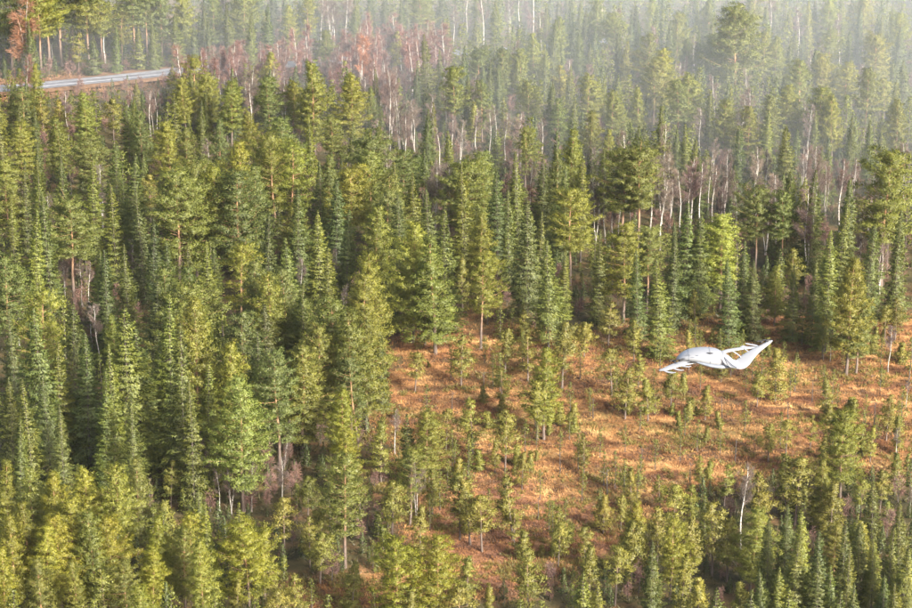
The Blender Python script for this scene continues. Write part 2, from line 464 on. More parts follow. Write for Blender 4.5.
gx = axis(-170, 170, 1.7, 6000); gy = axis(190, 760, 1.7, 6500)
GX, GY = np.meshgrid(gx, gy)
flatten = np.clip(1 - (np.abs(GX) - 170) / 300, 0, 1) * np.clip(1 - (GY - 760) / 300, 0, 1) * np.clip(1 - (190 - GY) / 200, 0, 1)
GZ = (0.35 * np.sin(GX * 0.045 + 1.3) * np.cos(GY * 0.038) + 0.22 * np.sin(GX * 0.11 + GY * 0.07) + 0.12 * np.sin(GX * 0.29 - GY * 0.21 + 2.0)) * flatten
wob = 3.0 * np.sin(GX * 0.35 + GY * 0.2) + 2.2 * np.sin(GX * 0.8 - GY * 0.63) + 1.6 * np.sin(GX * 1.7 + GY * 1.1)
BOGF = np.clip((poly_distance(BOG, GX, GY) + wob) / 5.0 + 0.5, 0, 1)
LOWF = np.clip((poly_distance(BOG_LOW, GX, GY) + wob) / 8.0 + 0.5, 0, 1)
ny, nx = GX.shape
idx = np.arange(nx * ny).reshape(ny, nx)
quads = np.stack([idx[:-1, :-1], idx[:-1, 1:], idx[1:, 1:], idx[1:, :-1]], -1).reshape(-1, 4)
gme = bpy.data.meshes.new('ground_mesh')
gme.vertices.add(nx * ny); gme.vertices.foreach_set('co', np.stack([GX, GY, GZ], -1).astype(np.float32).reshape(-1))
gme.loops.add(quads.size); gme.loops.foreach_set('vertex_index', quads.astype(np.int32).reshape(-1))
gme.polygons.add(len(quads)); gme.polygons.foreach_set('loop_start', np.arange(0, quads.size, 4, dtype=np.int32))
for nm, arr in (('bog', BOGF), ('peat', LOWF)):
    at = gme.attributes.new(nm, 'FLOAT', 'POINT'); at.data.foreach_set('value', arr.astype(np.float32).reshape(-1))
gme.update(calc_edges=True); smooth(gme)

m, nt, out = new_mat('forest floor and bog')
geo = nt.nodes.new('ShaderNodeNewGeometry'); P = geo.outputs['Position']
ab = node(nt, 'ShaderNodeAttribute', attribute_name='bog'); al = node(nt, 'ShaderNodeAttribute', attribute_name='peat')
big = noise(nt, P, 0.055, 4, 0.6, (0.6, 1.2, 1)); mid = noise(nt, P, 0.30, 5, 0.62, (0.45, 1.0, 1)); fine = noise(nt, P, 2.2, 3, 0.6)
BOGSTOPS = [(0.32, (0.055, 0.029, 0.019)), (0.44, (0.125, 0.057, 0.029)), (0.55, (0.265, 0.132, 0.056)), (0.67, (0.44, 0.270, 0.118))]
bogc = ramp(nt, mid, BOGSTOPS)
bogg = ramp(nt, fine, [(0.3, (0.10, 0.085, 0.03)), (0.7, (0.21, 0.14, 0.05))])
strings = noise(nt, P, 0.16, 4, 0.6, (0.3, 1.5, 1))
bogc = mix_rgb(nt, ramp(nt, strings, [(0.52, (0, 0, 0)), (0.62, (0.85, 0.85, 0.85))]), bogc, (0.075, 0.045, 0.03, 1))
bogc = mix_rgb(nt, ramp(nt, big, [(0.46, (0, 0, 0)), (0.62, (0.75, 0.75, 0.75))]), bogc, bogg)
bogc = mix_rgb(nt, 1.0, bogc, ramp(nt, fine, [(0.3, (0.7, 0.66, 0.62)), (0.7, (1.2, 1.2, 1.2))]), 'MULTIPLY')
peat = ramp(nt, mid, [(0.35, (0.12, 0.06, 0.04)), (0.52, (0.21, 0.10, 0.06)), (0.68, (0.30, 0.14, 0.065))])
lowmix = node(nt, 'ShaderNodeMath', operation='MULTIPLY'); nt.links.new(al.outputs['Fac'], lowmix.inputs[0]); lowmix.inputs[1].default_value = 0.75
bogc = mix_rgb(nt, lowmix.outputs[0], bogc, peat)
floor = ramp(nt, mid, [(0.32, (0.030, 0.028, 0.014)), (0.5, (0.060, 0.050, 0.022)), (0.68, (0.11, 0.062, 0.030))])
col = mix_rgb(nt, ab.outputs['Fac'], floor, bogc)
b = node(nt, 'ShaderNodeBsdfPrincipled', Roughness=0.95); b.inputs['Specular IOR Level'].default_value = 0.1
bump = node(nt, 'ShaderNodeBump', Strength=0.8, Distance=0.35)
hn = noise(nt, P, 0.9, 4, 0.65); nt.links.new(hn, bump.inputs['Height'])
nt.links.new(bump.outputs[0], b.inputs['Normal']); nt.links.new(col, b.inputs['Base Color']); nt.links.new(b.outputs[0], out.inputs[0])
gme.materials.append(m)
ground = bpy.data.objects.new('ground', gme); C.objects.link(ground)
ground['kind'] = 'structure'; ground['label'] = 'dark forest floor opening into an orange-brown bog'; ground['category'] = 'ground'

def bog_depth(x, y):
    return poly_distance(BOG, np.array([x]), np.array([y]))[0]

# ------------------------------------------------------------------ road
road_px = [(-160, 103), (-60, 96), (20, 90.5), (60, 87), (90, 84), (120, 81.2), (150, 78.6), (180, 75.5), (235, 70.5), (300, 65.5), (370, 60.5), (440, 56), (540, 49), (640, 40)]
road_pts = [on_ground(a, b) for a, b in road_px]
def catmull(pts, n=12):
    o = []
    for i in range(len(pts) - 1):
        p0 = pts[max(i - 1, 0)]; p1 = pts[i]; p2 = pts[i + 1]; p3 = pts[min(i + 2, len(pts) - 1)]
        for k in range(n):
            t = k / n
            o.append(0.5 * ((2 * p1) + (p2 - p0) * t + (2 * p0 - 5 * p1 + 4 * p2 - p3) * t * t + (3 * p1 - p0 - 3 * p2 + p3) * t ** 3))
    o.append(pts[-1]); return o
road_line = catmull(road_pts)

def ribbon(name, line, lo, hi, z, mat, zfun=None, parts=1, jitter=0.0, seed=1, span=None):
    rg = random.Random(seed)
    bm = bmesh.new(); rows = []
    n = len(line)
    for i, p in enumerate(line):
        if span and not (span[0] <= i / n <= span[1]): continue
        t = (line[min(i + 1, n - 1)] - line[max(i - 1, 0)]); t.z = 0; t.normalize()
        nrm = Vector((-t.y, t.x, 0))
        row = []
        for k in range(parts + 1):
            u = lo + (hi - lo) * k / parts + rg.uniform(-jitter, jitter)
            q = p + nrm * u
            row.append(bm.verts.new((q.x, q.y, 0.55 + z + (zfun(u) if zfun else 0))))
        rows.append(row)
    for a, b in zip(rows, rows[1:]):
        for k in range(parts): bm.faces.new((a[k], a[k + 1], b[k + 1], b[k]))
    me = bpy.data.meshes.new(name + '_mesh'); bm.to_mesh(me); bm.free(); me.materials.append(mat); smooth(me)
    o = bpy.data.objects.new(name, me); C.objects.link(o)
    return o

m_as, nt, out = new_mat('grey gravel')
geo = nt.nodes.new('ShaderNodeNewGeometry')
n1 = noise(nt, geo.outputs['Position'], 0.5, 4, 0.6); n2 = noise(nt, geo.outputs['Position'], 6.0, 2)
c = mix_rgb(nt, 1.0, ramp(nt, n1, [(0.3, (0.08, 0.08, 0.09)), (0.7, (0.15, 0.15, 0.165))]), ramp(nt, n2, [(0.3, (0.85,) * 3), (0.7, (1.15,) * 3)]), 'MULTIPLY')
b = node(nt, 'ShaderNodeBsdfPrincipled')
rr = nt.nodes.new('ShaderNodeMapRange'); rr.inputs['To Min'].default_value = 0.25; rr.inputs['To Max'].default_value = 0.55; nt.links.new(n1, rr.inputs[0])
nt.links.new(rr.outputs[0], b.inputs['Roughness']); nt.links.new(c, b.inputs['Base Color']); nt.links.new(b.outputs[0], out.inputs[0])
m_track = plain('pale gravel', (0.20, 0.205, 0.22), 0.8, 0.3, var=0.3, scale=0.7)
m_verge = plain('dry verge grass', (0.13, 0.075, 0.042), 0.95, 0.1, var=0.4, scale=0.8)

road = ribbon('road', road_line, -2.6, 2.6, 0.05, m_as, lambda u: 0.05 * (1 - (u / 3) ** 2), 6, 0.05)
road['kind'] = 'structure'; road['label'] = 'grey road with pale wheel tracks through the forest'; road['category'] = 'road'
verge = ribbon('road_verge', road_line, -4.6, 7.0, 0.0, m_verge, lambda u: -0.0 if abs(u) < 3.6 else -0.09 * (abs(u) - 3.6) - 0.12, 12, 0.12)
verge['kind'] = 'structure'; verge['label'] = 'rusty brown grass verge beside the road'; verge['category'] = 'verge'
for lo, hi, span, sd_ in ((-1.55, -0.85, (0.18, 0.62), 3), (0.75, 1.45, (0.12, 0.58), 4)):
    w = ribbon('wheel_track', road_line, lo, hi, 0.104, m_track, lambda u: 0.05 * (1 - (u / 3) ** 2), 2, 0.06, sd_, span)
    w.parent = road

# ------------------------------------------------------------------ trees read off the photograph
# kind, tip x, tip y, height: metres if under 40, else the pixel row of the base; an optional fifth value picks a form
PINES = """
50 -22 68 round|62 -28 66 round|103 -14 68 round|122 10 66 round|90 -26 69 round|42 -18 76 round|74 -22 66 round|134 -20 64 round|148 -16 63 round|12 -20 70 round|162 -22 62 full|188 -18 60 full|245 -25 56 full
85 93 17 full|18 122 18 full|112 99 13 open|140 113 17 full|170 123 18 full|218 120 17 cone|184 128 15 cone|268 77 18 full|230 82 18 full|292 83 16 full
333 85 16 open|333 117 15 full|372 88 15 cone|455 70 20 round|325 30 14 full|396 32 75 full|60 118 17 full|248 112 14 full|160 117 14 open
588 75 17 full|530 82 15 full|612 92 17 full|590 112 16 full|648 35 19 full|665 50 20 full|680 82 19 full|640 88 16 cone|560 100 14 cone
734 8 110 wide|765 33 18 full|777 37 17 full|803 60 19 full|822 56 17 wide|830 30 17 full|877 37 18 wide|868 70 20 full|788 85 18 full|821 88 19 full
835 97 18 full|750 108 17 full|690 75 19 full|900 100 18 full|725 100 17 full|710 90 16 open|846 62 16 full|655 60 18 full|700 68 17 full
5 160 18 full|75 200 305 round|151 175 226 open|175 172 20 wide|193 165 20 wide|215 168 20 full|160 270 17 full|180 288 17 wide|190 270 17 cone|2 255 17 full
238 172 20 full|252 168 20 cone|275 150 19 open|290 146 19 open|355 172 275 round|370 152 19 full|392 175 18 full|385 192 17 full|375 205 18 full|412 222 19 full
435 238 18 cone|425 270 345 open|370 255 17 full|362 277 16 full|238 247 16 open|270 278 17 full|287 270 17 cone|257 262 17 full|303 300 14 full
485 152 18 full|480 215 300 cone|570 193 286 round|481 257 349 open|623 223 323 full|592 277 306 full|625 152 19 round|640 154 19 round
720 216 312 full|755 192 272 round|783 194 276 round|774 266 326 cone|846 258 375 full|880 157 292 round|884 283 320 open|695 290 334 full|856 300 374 full|735 228 308 open
195 300 22 full|222 317 17 full|223 375 442 open|205 320 17 full|230 345 18 full|243 315 18 full|240 380 18 full|277 350 17 full|315 327 16 full
300 345 16 full|335 300 18 full|350 315 18 full|365 312 17 full|358 357 449 open|280 376 450 round|343 390 472 full|348 430 500 full|378 348 410 cone|425 412 492 full
545 350 13 cone|3 462 14 cone|30 470 14 cone|52 474 15 cone|28 505 13 cone|10 518 13 cone|0 550 13 cone|45 527 12 full|57 520 12 full|88 470 13 full|115 465 14 full
133 460 13 cone|90 513 13 full|112 515 12 full|72 498 13 full|171 460 507 round|155 517 11 cone|164 515 11 cone|150 548 10 full|182 530 11 full|188 516 11 open|125 558 10 full
77 560 10 cone|103 570 9 cone|200 540 12 full|215 595 9 full|95 598 9 full|14 590 10 full|140 585 10 full|170 590 10 full|38 560 12 cone
250 522 607 wide|265 528 600 full|238 580 622 full|310 515 568 wide|322 502 560 full|320 532 585 full|308 475 520 open|345 455 568 open|360 460 512 open|373 540 568 cone
398 542 13 full|420 507 562 cone|440 538 13 full|430 578 640 wide|312 578 610 full|352 565 618 wide|330 470 530 open|285 500 560 open|410 450 525 open|392 480 540 open|375 590 640 full
513 475 541 open|470 482 545 cone|460 475 540 full|482 497 552 full|467 556 606 full|527 553 622 wide|490 588 640 full|558 525 568 full|585 528 572 full|589 548 616 cone
603 495 534 full|637 503 582 cone|631 520 590 full|670 520 600 full|690 520 592 full|712 505 576 full|727 520 582 full|724 465 506 full|750 508 592 full|758 475 532 full
785 455 522 full|795 458 526 full|818 460 532 cone|830 482 540 open|832 525 602 full|840 414 498 wide|738 585 650 cone|698 578 645 cone|655 560 620 full|615 548 606 full|680 560 620 full
572 585 640 full|540 600 660 wide|460 590 650 full|410 590 650 full|280 590 650 full|330 595 655 full|520 600 660 full
"""
SMALL = """
562 322 389|505 330 374|528 335 382|461 337 386|612 350 396|625 370 419|537 380 440|648 378 421|640 402 432|473 398 456|472 435 464|505 410 471|590 388 417|634 320 361
608 300 346|671 370 409|775 350 402|790 365 397|757 373 407|832 370 404|880 365 392|822 325 359|721 348 382|705 385 420|697 420 452|553 290 332|518 283 322|780 412 446
688 400 422|600 430 458|655 440 470|560 428 456|427 385 420|408 430 480|381 422 482|523 535 560|549 495 532|570 382 414|552 300 330|700 330 356|660 340 372|745 400 432
865 395 424|810 415 450|742 330 360|895 300 340|500 352 392|446 410 452|495 440 474|525 420 452|580 350 380|615 452 490|582 470 502|700 455 492|625 425 452|455 440 478|768 425 462
540 470 500|565 500 530|440 470 510|430 495 530|680 430 462|720 425 455|870 428 462|660 475 512|640 455 486|895 455 492|880 470 512|860 480 520
"""
SPRUCES = """
35 105 16|138 80 108|172 65 106|200 100 17|205 86 15|20 50 77|5 54 78|140 25 72|155 20 73|178 14 70|195 27 68|210 18 68|228 2 20|250 12 20|268 4 20|30 20 18|115 22 16|185 0 19
376 68 18|427 34 112|415 68 15|310 115 17|352 123 15|427 108 18|440 50 16|570 65 15|604 75 16|545 50 15|520 60 15|500 65 15|555 20 18|580 30 17|625 40 17|640 20 18
852 117 18|788 125 19|768 110 17|710 92 16|894 80 17|741 125 16|815 110 16|870 120 17|905 60 17|790 40 16|850 30 17|720 40 17|900 20 18|670 20 18|700 30 17|860 5 18|810 0 18|770 5 18|750 0 18
22 160 18|38 170 19|45 190 20|130 153 20|113 182 18|150 220 15|168 240 15|125 245 16|105 250 17|205 240 17|60 150 20|90 160 19|10 200 18|30 210 19|140 190 18
297 188 18|318 210 18|395 160 17|415 172 18|443 207 20|288 237 17|335 180 18|320 160 18|345 210 16|400 195 18|265 215 17|430 190 17
465 165 20|498 172 18|519 150 20|545 155 18|563 165 18|582 160 19|528 200 20|550 240 17|661 255 16|675 230 16|510 190 17|540 210 15|600 230 15|640 250 14
688 200 18|732 257 14|756 258 13|831 230 19|796 265 12|815 260 13|840 205 19|700 215 16|745 240 15|870 225 17|900 210 18|812 170 19|850 180 19|790 170 18
10 310 18|38 308 22|53 340 17|9 377 13|28 380 17|60 404 14|122 305 24|83 330 19|138 330 20|147 353 16|165 295 24|180 325 24|131 398 15|265 300 18|70 300 20|100 370 17|150 280 18
45 370 17|15 420 15|110 345 20|205 360 18|190 380 18|255 330 18|300 285 17|325 250 17|381 330 12|410 415 10|205 500 13|652 540 13|787 503 11|805 512 15|796 540 14|820 560 13|812 563 12
834 565 12|845 520 14|860 525 13|875 482 8|876 540 12|890 526 15|898 585 12|855 585 11|765 570 11|778 568 11|715 590 10|600 580 9|583 572 10|770 520 12|850 545 13|905 540 14|885 575 12|820 530 12|902 500 12|840 590 10|790 590 10|752 590 10
"""
BIRCHES = """
484 -12 52|467 -20 34|72 165 202|102 165 228|134 240 293|82 258 306|89 262 308|338 250 308|353 228 277|302 260 308|435 160 232|390 150 212|605 172 243|596 180 244|650 160 246|662 165 224
712 168 226|725 150 222|735 180 238|805 190 282|813 198 250|858 210 282|868 245 292|825 160 217|93 303 358|100 305 366|80 392 458|89 396 462|124 388 442|205 440 499|150 478 508|284 455 520|252 462 512
417 458 524|543 118 168|390 105 152|405 112 160|880 225 295|690 160 225|700 165 230|680 170 235|670 180 228|640 190 238|655 150 210|630 170 225|720 185 232|600 175 225|505 115 160|490 110 158|476 110 156|755 160 230
788 548 584|870 573 608|910 486 512|895 428 460|823 343 361|830 330 362|888 326 372|906 378 408|893 232 300|900 240 310|400 92 150|415 98 152|545 165 215|530 160 205|515 150 210|220 470 512|232 470 515|20 300 350|345 285 325|372 260 300
765 190 255|778 200 262|838 215 275|845 190 260|700 110 160|460 120 165|440 128 170|285 420 470|395 410 455|52 195 262|65 250 300|40 230 295|612 195 246|660 182 250
"""
SNAGS = """603 4 51|533 -6 38|607 470 499|483 372 398|593 398 418|641 448 468|722 398 421|655 395 415|812 380 402|735 438 462|560 452 474|452 392 414|690 462 484|788 402 424|874 402 428|538 498 520"""

rnd = random.Random(11)
TREES = []    # dict(kind, variant, pos, h, color, tip)
def pick(kind, form=None):
    keys = [k for k in VARIANTS[kind] if not form or k.startswith(form)]
    return rnd.choice(keys)

def tint(kind, px, py):
    """each tree its own green: pines olive, spruces deeper; the young trees by the bog are yellower"""
    j = rnd.gauss
    young = min(1, max(0, (py - 330) / 150)) if px < 760 else 0.25
    if kind in ('pine', 'smallpine', 'sapling'):
        w = min(1, rnd.random() * 0.75 + 0.35 * young)
        yel = [0.230, 0.218, 0.024]; blu = [0.118, 0.142, 0.040]
        c = [yel[i] * w + blu[i] * (1 - w) for i in range(3)]
        if kind != 'pine': c = [0.205, 0.190, 0.040]
    elif kind in ('spruce', 'youngspruce'):
        w = min(1, rnd.random() ** 1.5 * 0.8 + 0.25 * young)
        a = [0.090, 0.114, 0.033]; y = [0.180, 0.183, 0.028]
        c = [a[i] * (1 - w) + y[i] * w for i in range(3)]
    elif kind == 'birch': c = [0.118, 0.092, 0.080]
    elif kind == 'redbirch': c = [0.138, 0.080, 0.068]
    else: c = [0.5, 0.4, 0.35]
    s = math.exp(j(0, 0.10))
    return tuple(max(0.005, v * s * math.exp(j(0, 0.03))) for v in c)

def add_tree(kind, pos, h, form=None, manual=True, col=None, width=None):
    px, py, _ = to_px((pos.x, pos.y, pos.z + h))
    v = pick(kind, form)
    if kind in ('pine',) and h < 9.5: kind = 'smallpine'; v = pick(kind)
    if kind == 'spruce' and h < 10.5: kind = 'youngspruce'; v = pick(kind)
    if kind == 'smallpine' and h < 3.6: kind = 'sapling'; v = pick(kind)
    TREES.append(dict(kind=kind, v=v, pos=pos, h=h, col=col or tint(kind, px, py), tip=(px, py), manual=manual,
                      rot=rnd.uniform(0, 6.28), width=(width or 1) * rnd.uniform(0.86, 1.2), tilt=(rnd.gauss(0, .025), rnd.gauss(0, .025))))

def read_list(txt, kind):
    for tok in txt.replace('\n', '|').split('|'):
        f = tok.split()
        if not f: continue
        x, y, hh = float(f[0]), float(f[1]), float(f[2]); form = f[3] if len(f) > 3 else None
        if hh <= 30:
            h = hh * (0.70 if y < 110 else 0.70 + 0.30 * (y - 110) / 70 if y < 180 else 1.0); pos = on_ground(x, y, h)
        else:
            pos = on_ground(x, hh)
            # height that puts the tip at row y
            d = ray(x, y); t = math.hypot(pos.x, pos.y) / math.hypot(d.x, d.y)
            h = CAM_H + d.z * t - pos.z
        add_tree(kind, pos, max(0.8, h), form)

read_list(PINES, 'pine'); read_list(SMALL, 'smallpine'); read_list(SPRUCES, 'spruce')
read_list(BIRCHES, 'birch'); read_list(SNAGS, 'snag')
for t in TREES:
    if t['kind'] == 'snag' and t['h'] < 6: t['v'] = 'd2'
# the orange-leaved crown in the top corner
o = on_ground(23, -4, 17.0); add_tree('redbirch', o, 17.0, col=(0.23, 0.125, 0.078))
o = on_ground(363, 36, 13.0); add_tree('redbirch', o, 13.0, col=(0.27, 0.13, 0.08))

# ------------------------------------------------------------------ trees between them
_dx = np.arange(-190, 190, 1.0); _dy = np.arange(195, 780, 1.0)
_DX, _DY = np.meshgrid(_dx, _dy); _BD = poly_distance(BOG, _DX, _DY); _RD = np.full(_DX.shape, 1e9)
for _p in road_line: _RD = np.minimum(_RD, np.hypot(_DX - _p.x, _DY - _p.y))
def look(arr, x, y, miss):
    i = int(x + 190.5); j = int(y - 194.5)
    return arr[j, i] if 0 <= i < arr.shape[1] and 0 <= j < arr.shape[0] else miss
def bog_d(x, y): return look(_BD, x, y, -60.0)
def road_distance(x, y): return look(_RD, x, y, 99.0)
class Grid:
    def __init__(s, c): s.c = c; s.d = {}
    def add(s, x, y): s.d.setdefault((int(x // s.c), int(y // s.c)), []).append((x, y))
    def near(s, x, y, r):
        k = int(r // s.c) + 1; i0, j0 = int(x // s.c), int(y // s.c)
        for i in range(i0 - k, i0 + k + 1):
            for j in range(j0 - k, j0 + k + 1):
                for (a, b) in s.d.get((i, j), ()):
                    if (a - x) ** 2 + (b - y) ** 2 < r * r: return True
        return False
grid = Grid(4.0)
for t in TREES: grid.add(t['pos'].x, t['pos'].y)
CLEAR_ROAD = [(48, 62), (60, 76), (182, 66), (182, 86), (48, 96)]

def redness(px, py):      # the belt of young birches between road and forest
    return inside([(-10, 86), (60, 93), (120, 88), (235, 66), (330, 58), (440, 54), (450, 92), (380, 120), (300, 108), (200, 112), (130, 112), (60, 108), (-10, 112)], px, py)

MX = np.array([t['tip'][0] for t in TREES]); MY = np.array([t['tip'][1] for t in TREES]); MD = np.array([t['pos'].y for t in TREES])
MH = np.array([to_px(t['pos'])[1] - t['tip'][1] for t in TREES])
MW = np.array([{'pine': .16, 'smallpine': .18, 'sapling': .2, 'spruce': .12, 'youngspruce': .14, 'birch': .06, 'redbirch': .1, 'snag': .03}[t['kind']] for t in TREES]) * MH
SHOW = np.array([{'pine': .60, 'smallpine': .85, 'sapling': .9, 'spruce': .60, 'youngspruce': .7, 'birch': .8, 'redbirch': .6, 'snag': .9}[t['kind']] for t in TREES])
tries = 0
while tries < 32000:
    tries += 1
    y = rnd.uniform(205, 760)
    x = rnd.uniform(-1, 1) * (0.19 * y + 26)
    bx, by, f = to_px((x, y, gz(x, y)))
    if by > 760: continue
    bd = bog_d(x, y)
    if bd > -1.0: continue
    rdist = road_distance(x, y)
    if rdist < 5.0: continue
    red = redness(bx, by)
    kind = 'pine'; form = None
    if red:
        if rnd.random() < 0.88: kind, h, sp = 'redbirch', rnd.uniform(7, 12), (2.4 if bx > 180 else 1.9)
        else: kind, h, sp = 'spruce', rnd.uniform(5, 10), 3.2
    else:
        low = by > 520 and bx > 380 or by > 560          # the younger wood along the bottom
        if low and bx < 700: h = rnd.uniform(8, 12.5); kind = rnd.choices(['pine', 'spruce', 'birch'], [.84, .13, .03])[0]; sp = 4.4
        elif low: h = rnd.uniform(9, 13); kind = rnd.choices(['pine', 'spruce', 'birch'], [.25, .7, .05])[0]; sp = 4.2
        elif by < 75: h = rnd.uniform(8.5, 13); kind = rnd.choices(['pine', 'spruce', 'birch'], [.36, .50, .14])[0]; sp = 3.5
        elif bx > 590 and 190 < by < 250: h = rnd.uniform(10, 16); kind = rnd.choices(['pine', 'spruce', 'birch'], [.10, .40, .50])[0]; sp = 4.0
        elif 370 < bx < 470 and 110 < by < 180: h = rnd.uniform(9, 14); kind = rnd.choices(['pine', 'spruce', 'birch'], [.12, .33, .55])[0]; sp = 3.8
        elif bx < 380 and by > 150: h = rnd.uniform(15, 22); kind = rnd.choices(['pine', 'spruce', 'birch'], [.60, .36, .04])[0]; sp = 5.6
        elif by < 190: h = rnd.uniform(8, 12.5); kind = rnd.choices(['pine', 'spruce', 'birch'], [.48, .38, .14])[0]; sp = 3.5
        else: h = rnd.uniform(12, 18); kind = rnd.choices(['pine', 'spruce', 'birch'], [.56, .36, .08])[0]; sp = 5.6
        if bd > -16: h *= 0.55 + 0.45 * min(1, -bd / 16.0)
    if grid.near(x, y, sp): continue
    tx, ty, _ = to_px((x, y, gz(x, y) + h))
    # nothing that would stand in front of the road or the open bog
    bad = False
    if not red and by > 88 and ty < 91 and 44 < bx < 184:
        h *= (by - 91) / (by - ty); ty = 91
        if h < 3.5: continue
    for s in (0.35, 0.6, 0.9):
        q = on_ground(bx, by + (ty - by) * s)
        if bog_d(q.x, q.y) > (1.5 if by < 520 else 3.0) and by > 400: bad = True
    if red and by > 80 and ty < 90 and 40 < bx < 178:
        h *= (by - 90) / (by - ty); ty = 90
        if h < 1.6: continue
    if bad: continue
    hw = (by - ty) * 0.14
    cut = (MD > y) & (np.abs(MX - bx) < hw * 0.8 + MW * 0.7) & (by > MY) & (MY + MH * SHOW > ty)
    if cut.any():          # stay below the trees that show in the photograph
        ty2 = (MY + MH * SHOW)[cut].max()
        h *= (by - ty2) / (by - ty)
        if h < (3.0 if red else 7.0): continue
        ty = ty2
    grid.add(x, y)
    add_tree(kind, Vector((x, y, gz(x, y))), h, form, False)

# saplings over the bog
grid2 = Grid(3.0)
for t in TREES: grid2.add(t['pos'].x, t['pos'].y)
count = 0; tries = 0
while count < 180 and tries < 12000:
    tries += 1
    px, py = rnd.uniform(385, 912), rnd.uniform(322, 560)
    p = on_ground(px, py)
    bd = bog_d(p.x, p.y)
    if bd < 0.5 or grid2.near(p.x, p.y, 1.5): continue
    if math.sin(p.x * .21 + 2) * math.sin(p.y * .17 + p.x * .05) < rnd.uniform(-.6, .45): continue
    if 390 < px < 480 and 335 < py < 425 and rnd.random() < 0.8: continue
    if 560 < px < 800 and 395 < py < 470 and rnd.random() < 0.45: continue
    grid2.add(p.x, p.y)
    h = rnd.uniform(1.0, 3.2) if rnd.random() < 0.5 else rnd.uniform(3.7, 6.5)
    add_tree('smallpine', p, h, None, False); count += 1

# ------------------------------------------------------------------ which trees can be seen: a coarse painter's pass
BASEK = {'pine': 'pine', 'smallpine': 'pine', 'sapling': 'sapling', 'spruce': 'spruce', 'youngspruce': 'spruce', 'birch': 'birch', 'redbirch': 'birch', 'snag': 'dead tree'}
buf = np.full((608, 912), -1, np.int32)
order = sorted(range(len(TREES)), key=lambda i: -TREES[i]['pos'].y)
WR = {'pine': .155, 'smallpine': .2, 'sapling': .26, 'spruce': .11, 'youngspruce': .13, 'birch': .05, 'redbirch': .09, 'snag': .025}
for i in order:
    t = TREES[i]
    bx, by, f = to_px(t['pos']); tx, ty = t['tip']
    hw = max(1.0, WR[t['kind']] * t['h'] / f * FPX)
    y0, y1 = int(max(0, ty)), int(min(607, by))
    for yy in range(y0, y1 + 1):
        u = (yy - ty) / max(1, by - ty)
        if t['kind'] in ('spruce', 'youngspruce'): w = hw * (0.12 + 0.88 * min(1, u / 0.75))
        else: w = hw * (min(1, 0.25 + u / 0.3) if u < 0.65 else 0.15)
        a, b = int(max(0, tx - w)), int(min(911, tx + w))
        if a <= b: buf[yy, a:b + 1] = i
seen = np.bincount(buf[buf >= 0], minlength=len(TREES))
chosen, mass = [], []
quota = {'pine': 296, 'spruce': 296, 'birch': 250, 'sapling': 180, 'dead tree': 20}
for i in sorted(range(len(TREES)), key=lambda i: -seen[i]):
    k = BASEK[TREES[i]['kind']]
    need = 14 if k in ('birch', 'sapling', 'dead tree') else 28
    if (seen[i] >= need) and quota[k] > 0:
        quota[k] -= 1; chosen.append(i)
    else: mass.append(i)
chosen.sort()

# ------------------------------------------------------------------ labels that single each tree out
def words_row(y):
    for lim, w in ((30, 'at the top edge'), (80, 'at road level'), (125, 'just below road level'), (165, 'a quarter way down'),
                   (205, 'a third way down'), (245, 'two fifths way down'), (290, 'halfway down'), (330, 'just above drone level'),
                   (375, 'level with the drone'), (420, 'just below drone level'), (465, 'three quarters down'), (520, 'in the lowest quarter'), (565, 'near the bottom edge')):
        if y < lim: return w
    return 'along the bottom edge'
def words_col(x):
    for lim, w in ((90, 'far left'), (190, 'left'), (300, 'left of centre'), (400, 'just left of centre'), (500, 'centre'), (600, 'just right of centre'), (710, 'right of centre'), (820, 'right')):
        if x < lim: return w
    return 'far right'
ORD = ['first', 'second', 'third', 'fourth', 'fifth', 'sixth', 'seventh', 'eighth', 'ninth', 'tenth', 'eleventh', 'twelfth', 'thirteenth', 'fourteenth', 'fifteenth', 'sixteenth', 'seventeenth', 'eighteenth', 'nineteenth', 'twentieth'] + ['twenty-' + w for w in ('first', 'second', 'third', 'fourth', 'fifth', 'sixth', 'seventh', 'eighth', 'ninth')] + ['thirtieth'] + ['thirty-' + w for w in ('first', 'second', 'third', 'fourth', 'fifth')]
cells = {}
for i in chosen:
    t = TREES[i]; x = min(911, max(0, t['tip'][0])); y = min(607, max(0, t['tip'][1]))
    t['cell'] = (BASEK[t['kind']], words_col(x), words_row(y)); cells.setdefault(t['cell'], []).append(i)
for cell, ids in cells.items():
    ids.sort(key=lambda i: TREES[i]['tip'][0])
    for n, i in enumerate(ids):
        t = TREES[i]; k, cx, ry = cell
        size = {'pine': 'tall' if t['h'] > 17 else 'mid-height' if t['h'] > 11 else 'small', 'spruce': 'tall' if t['h'] > 17 else 'mid-height' if t['h'] > 11 else 'young'}.get(k, '')
        look_ = {'pine': size + ' pine', 'spruce': size + ' spruce', 'sapling': 'bushy pine sapling', 'dead tree': 'dark dead stem' if t['v'] == 'd2' else 'pale dead trunk',
                'birch': 'reddish bare birch' if t['kind'] == 'redbirch' else 'white-stemmed birch'}[k]
        if len(ids) == 1: t['label'] = f'{look_}, the only {k} tip {cx}, {ry}'
        else: t['label'] = f'{look_}, {ORD[min(n, len(ORD) - 1)]} {k} tip from left, {cx}, {ry}'

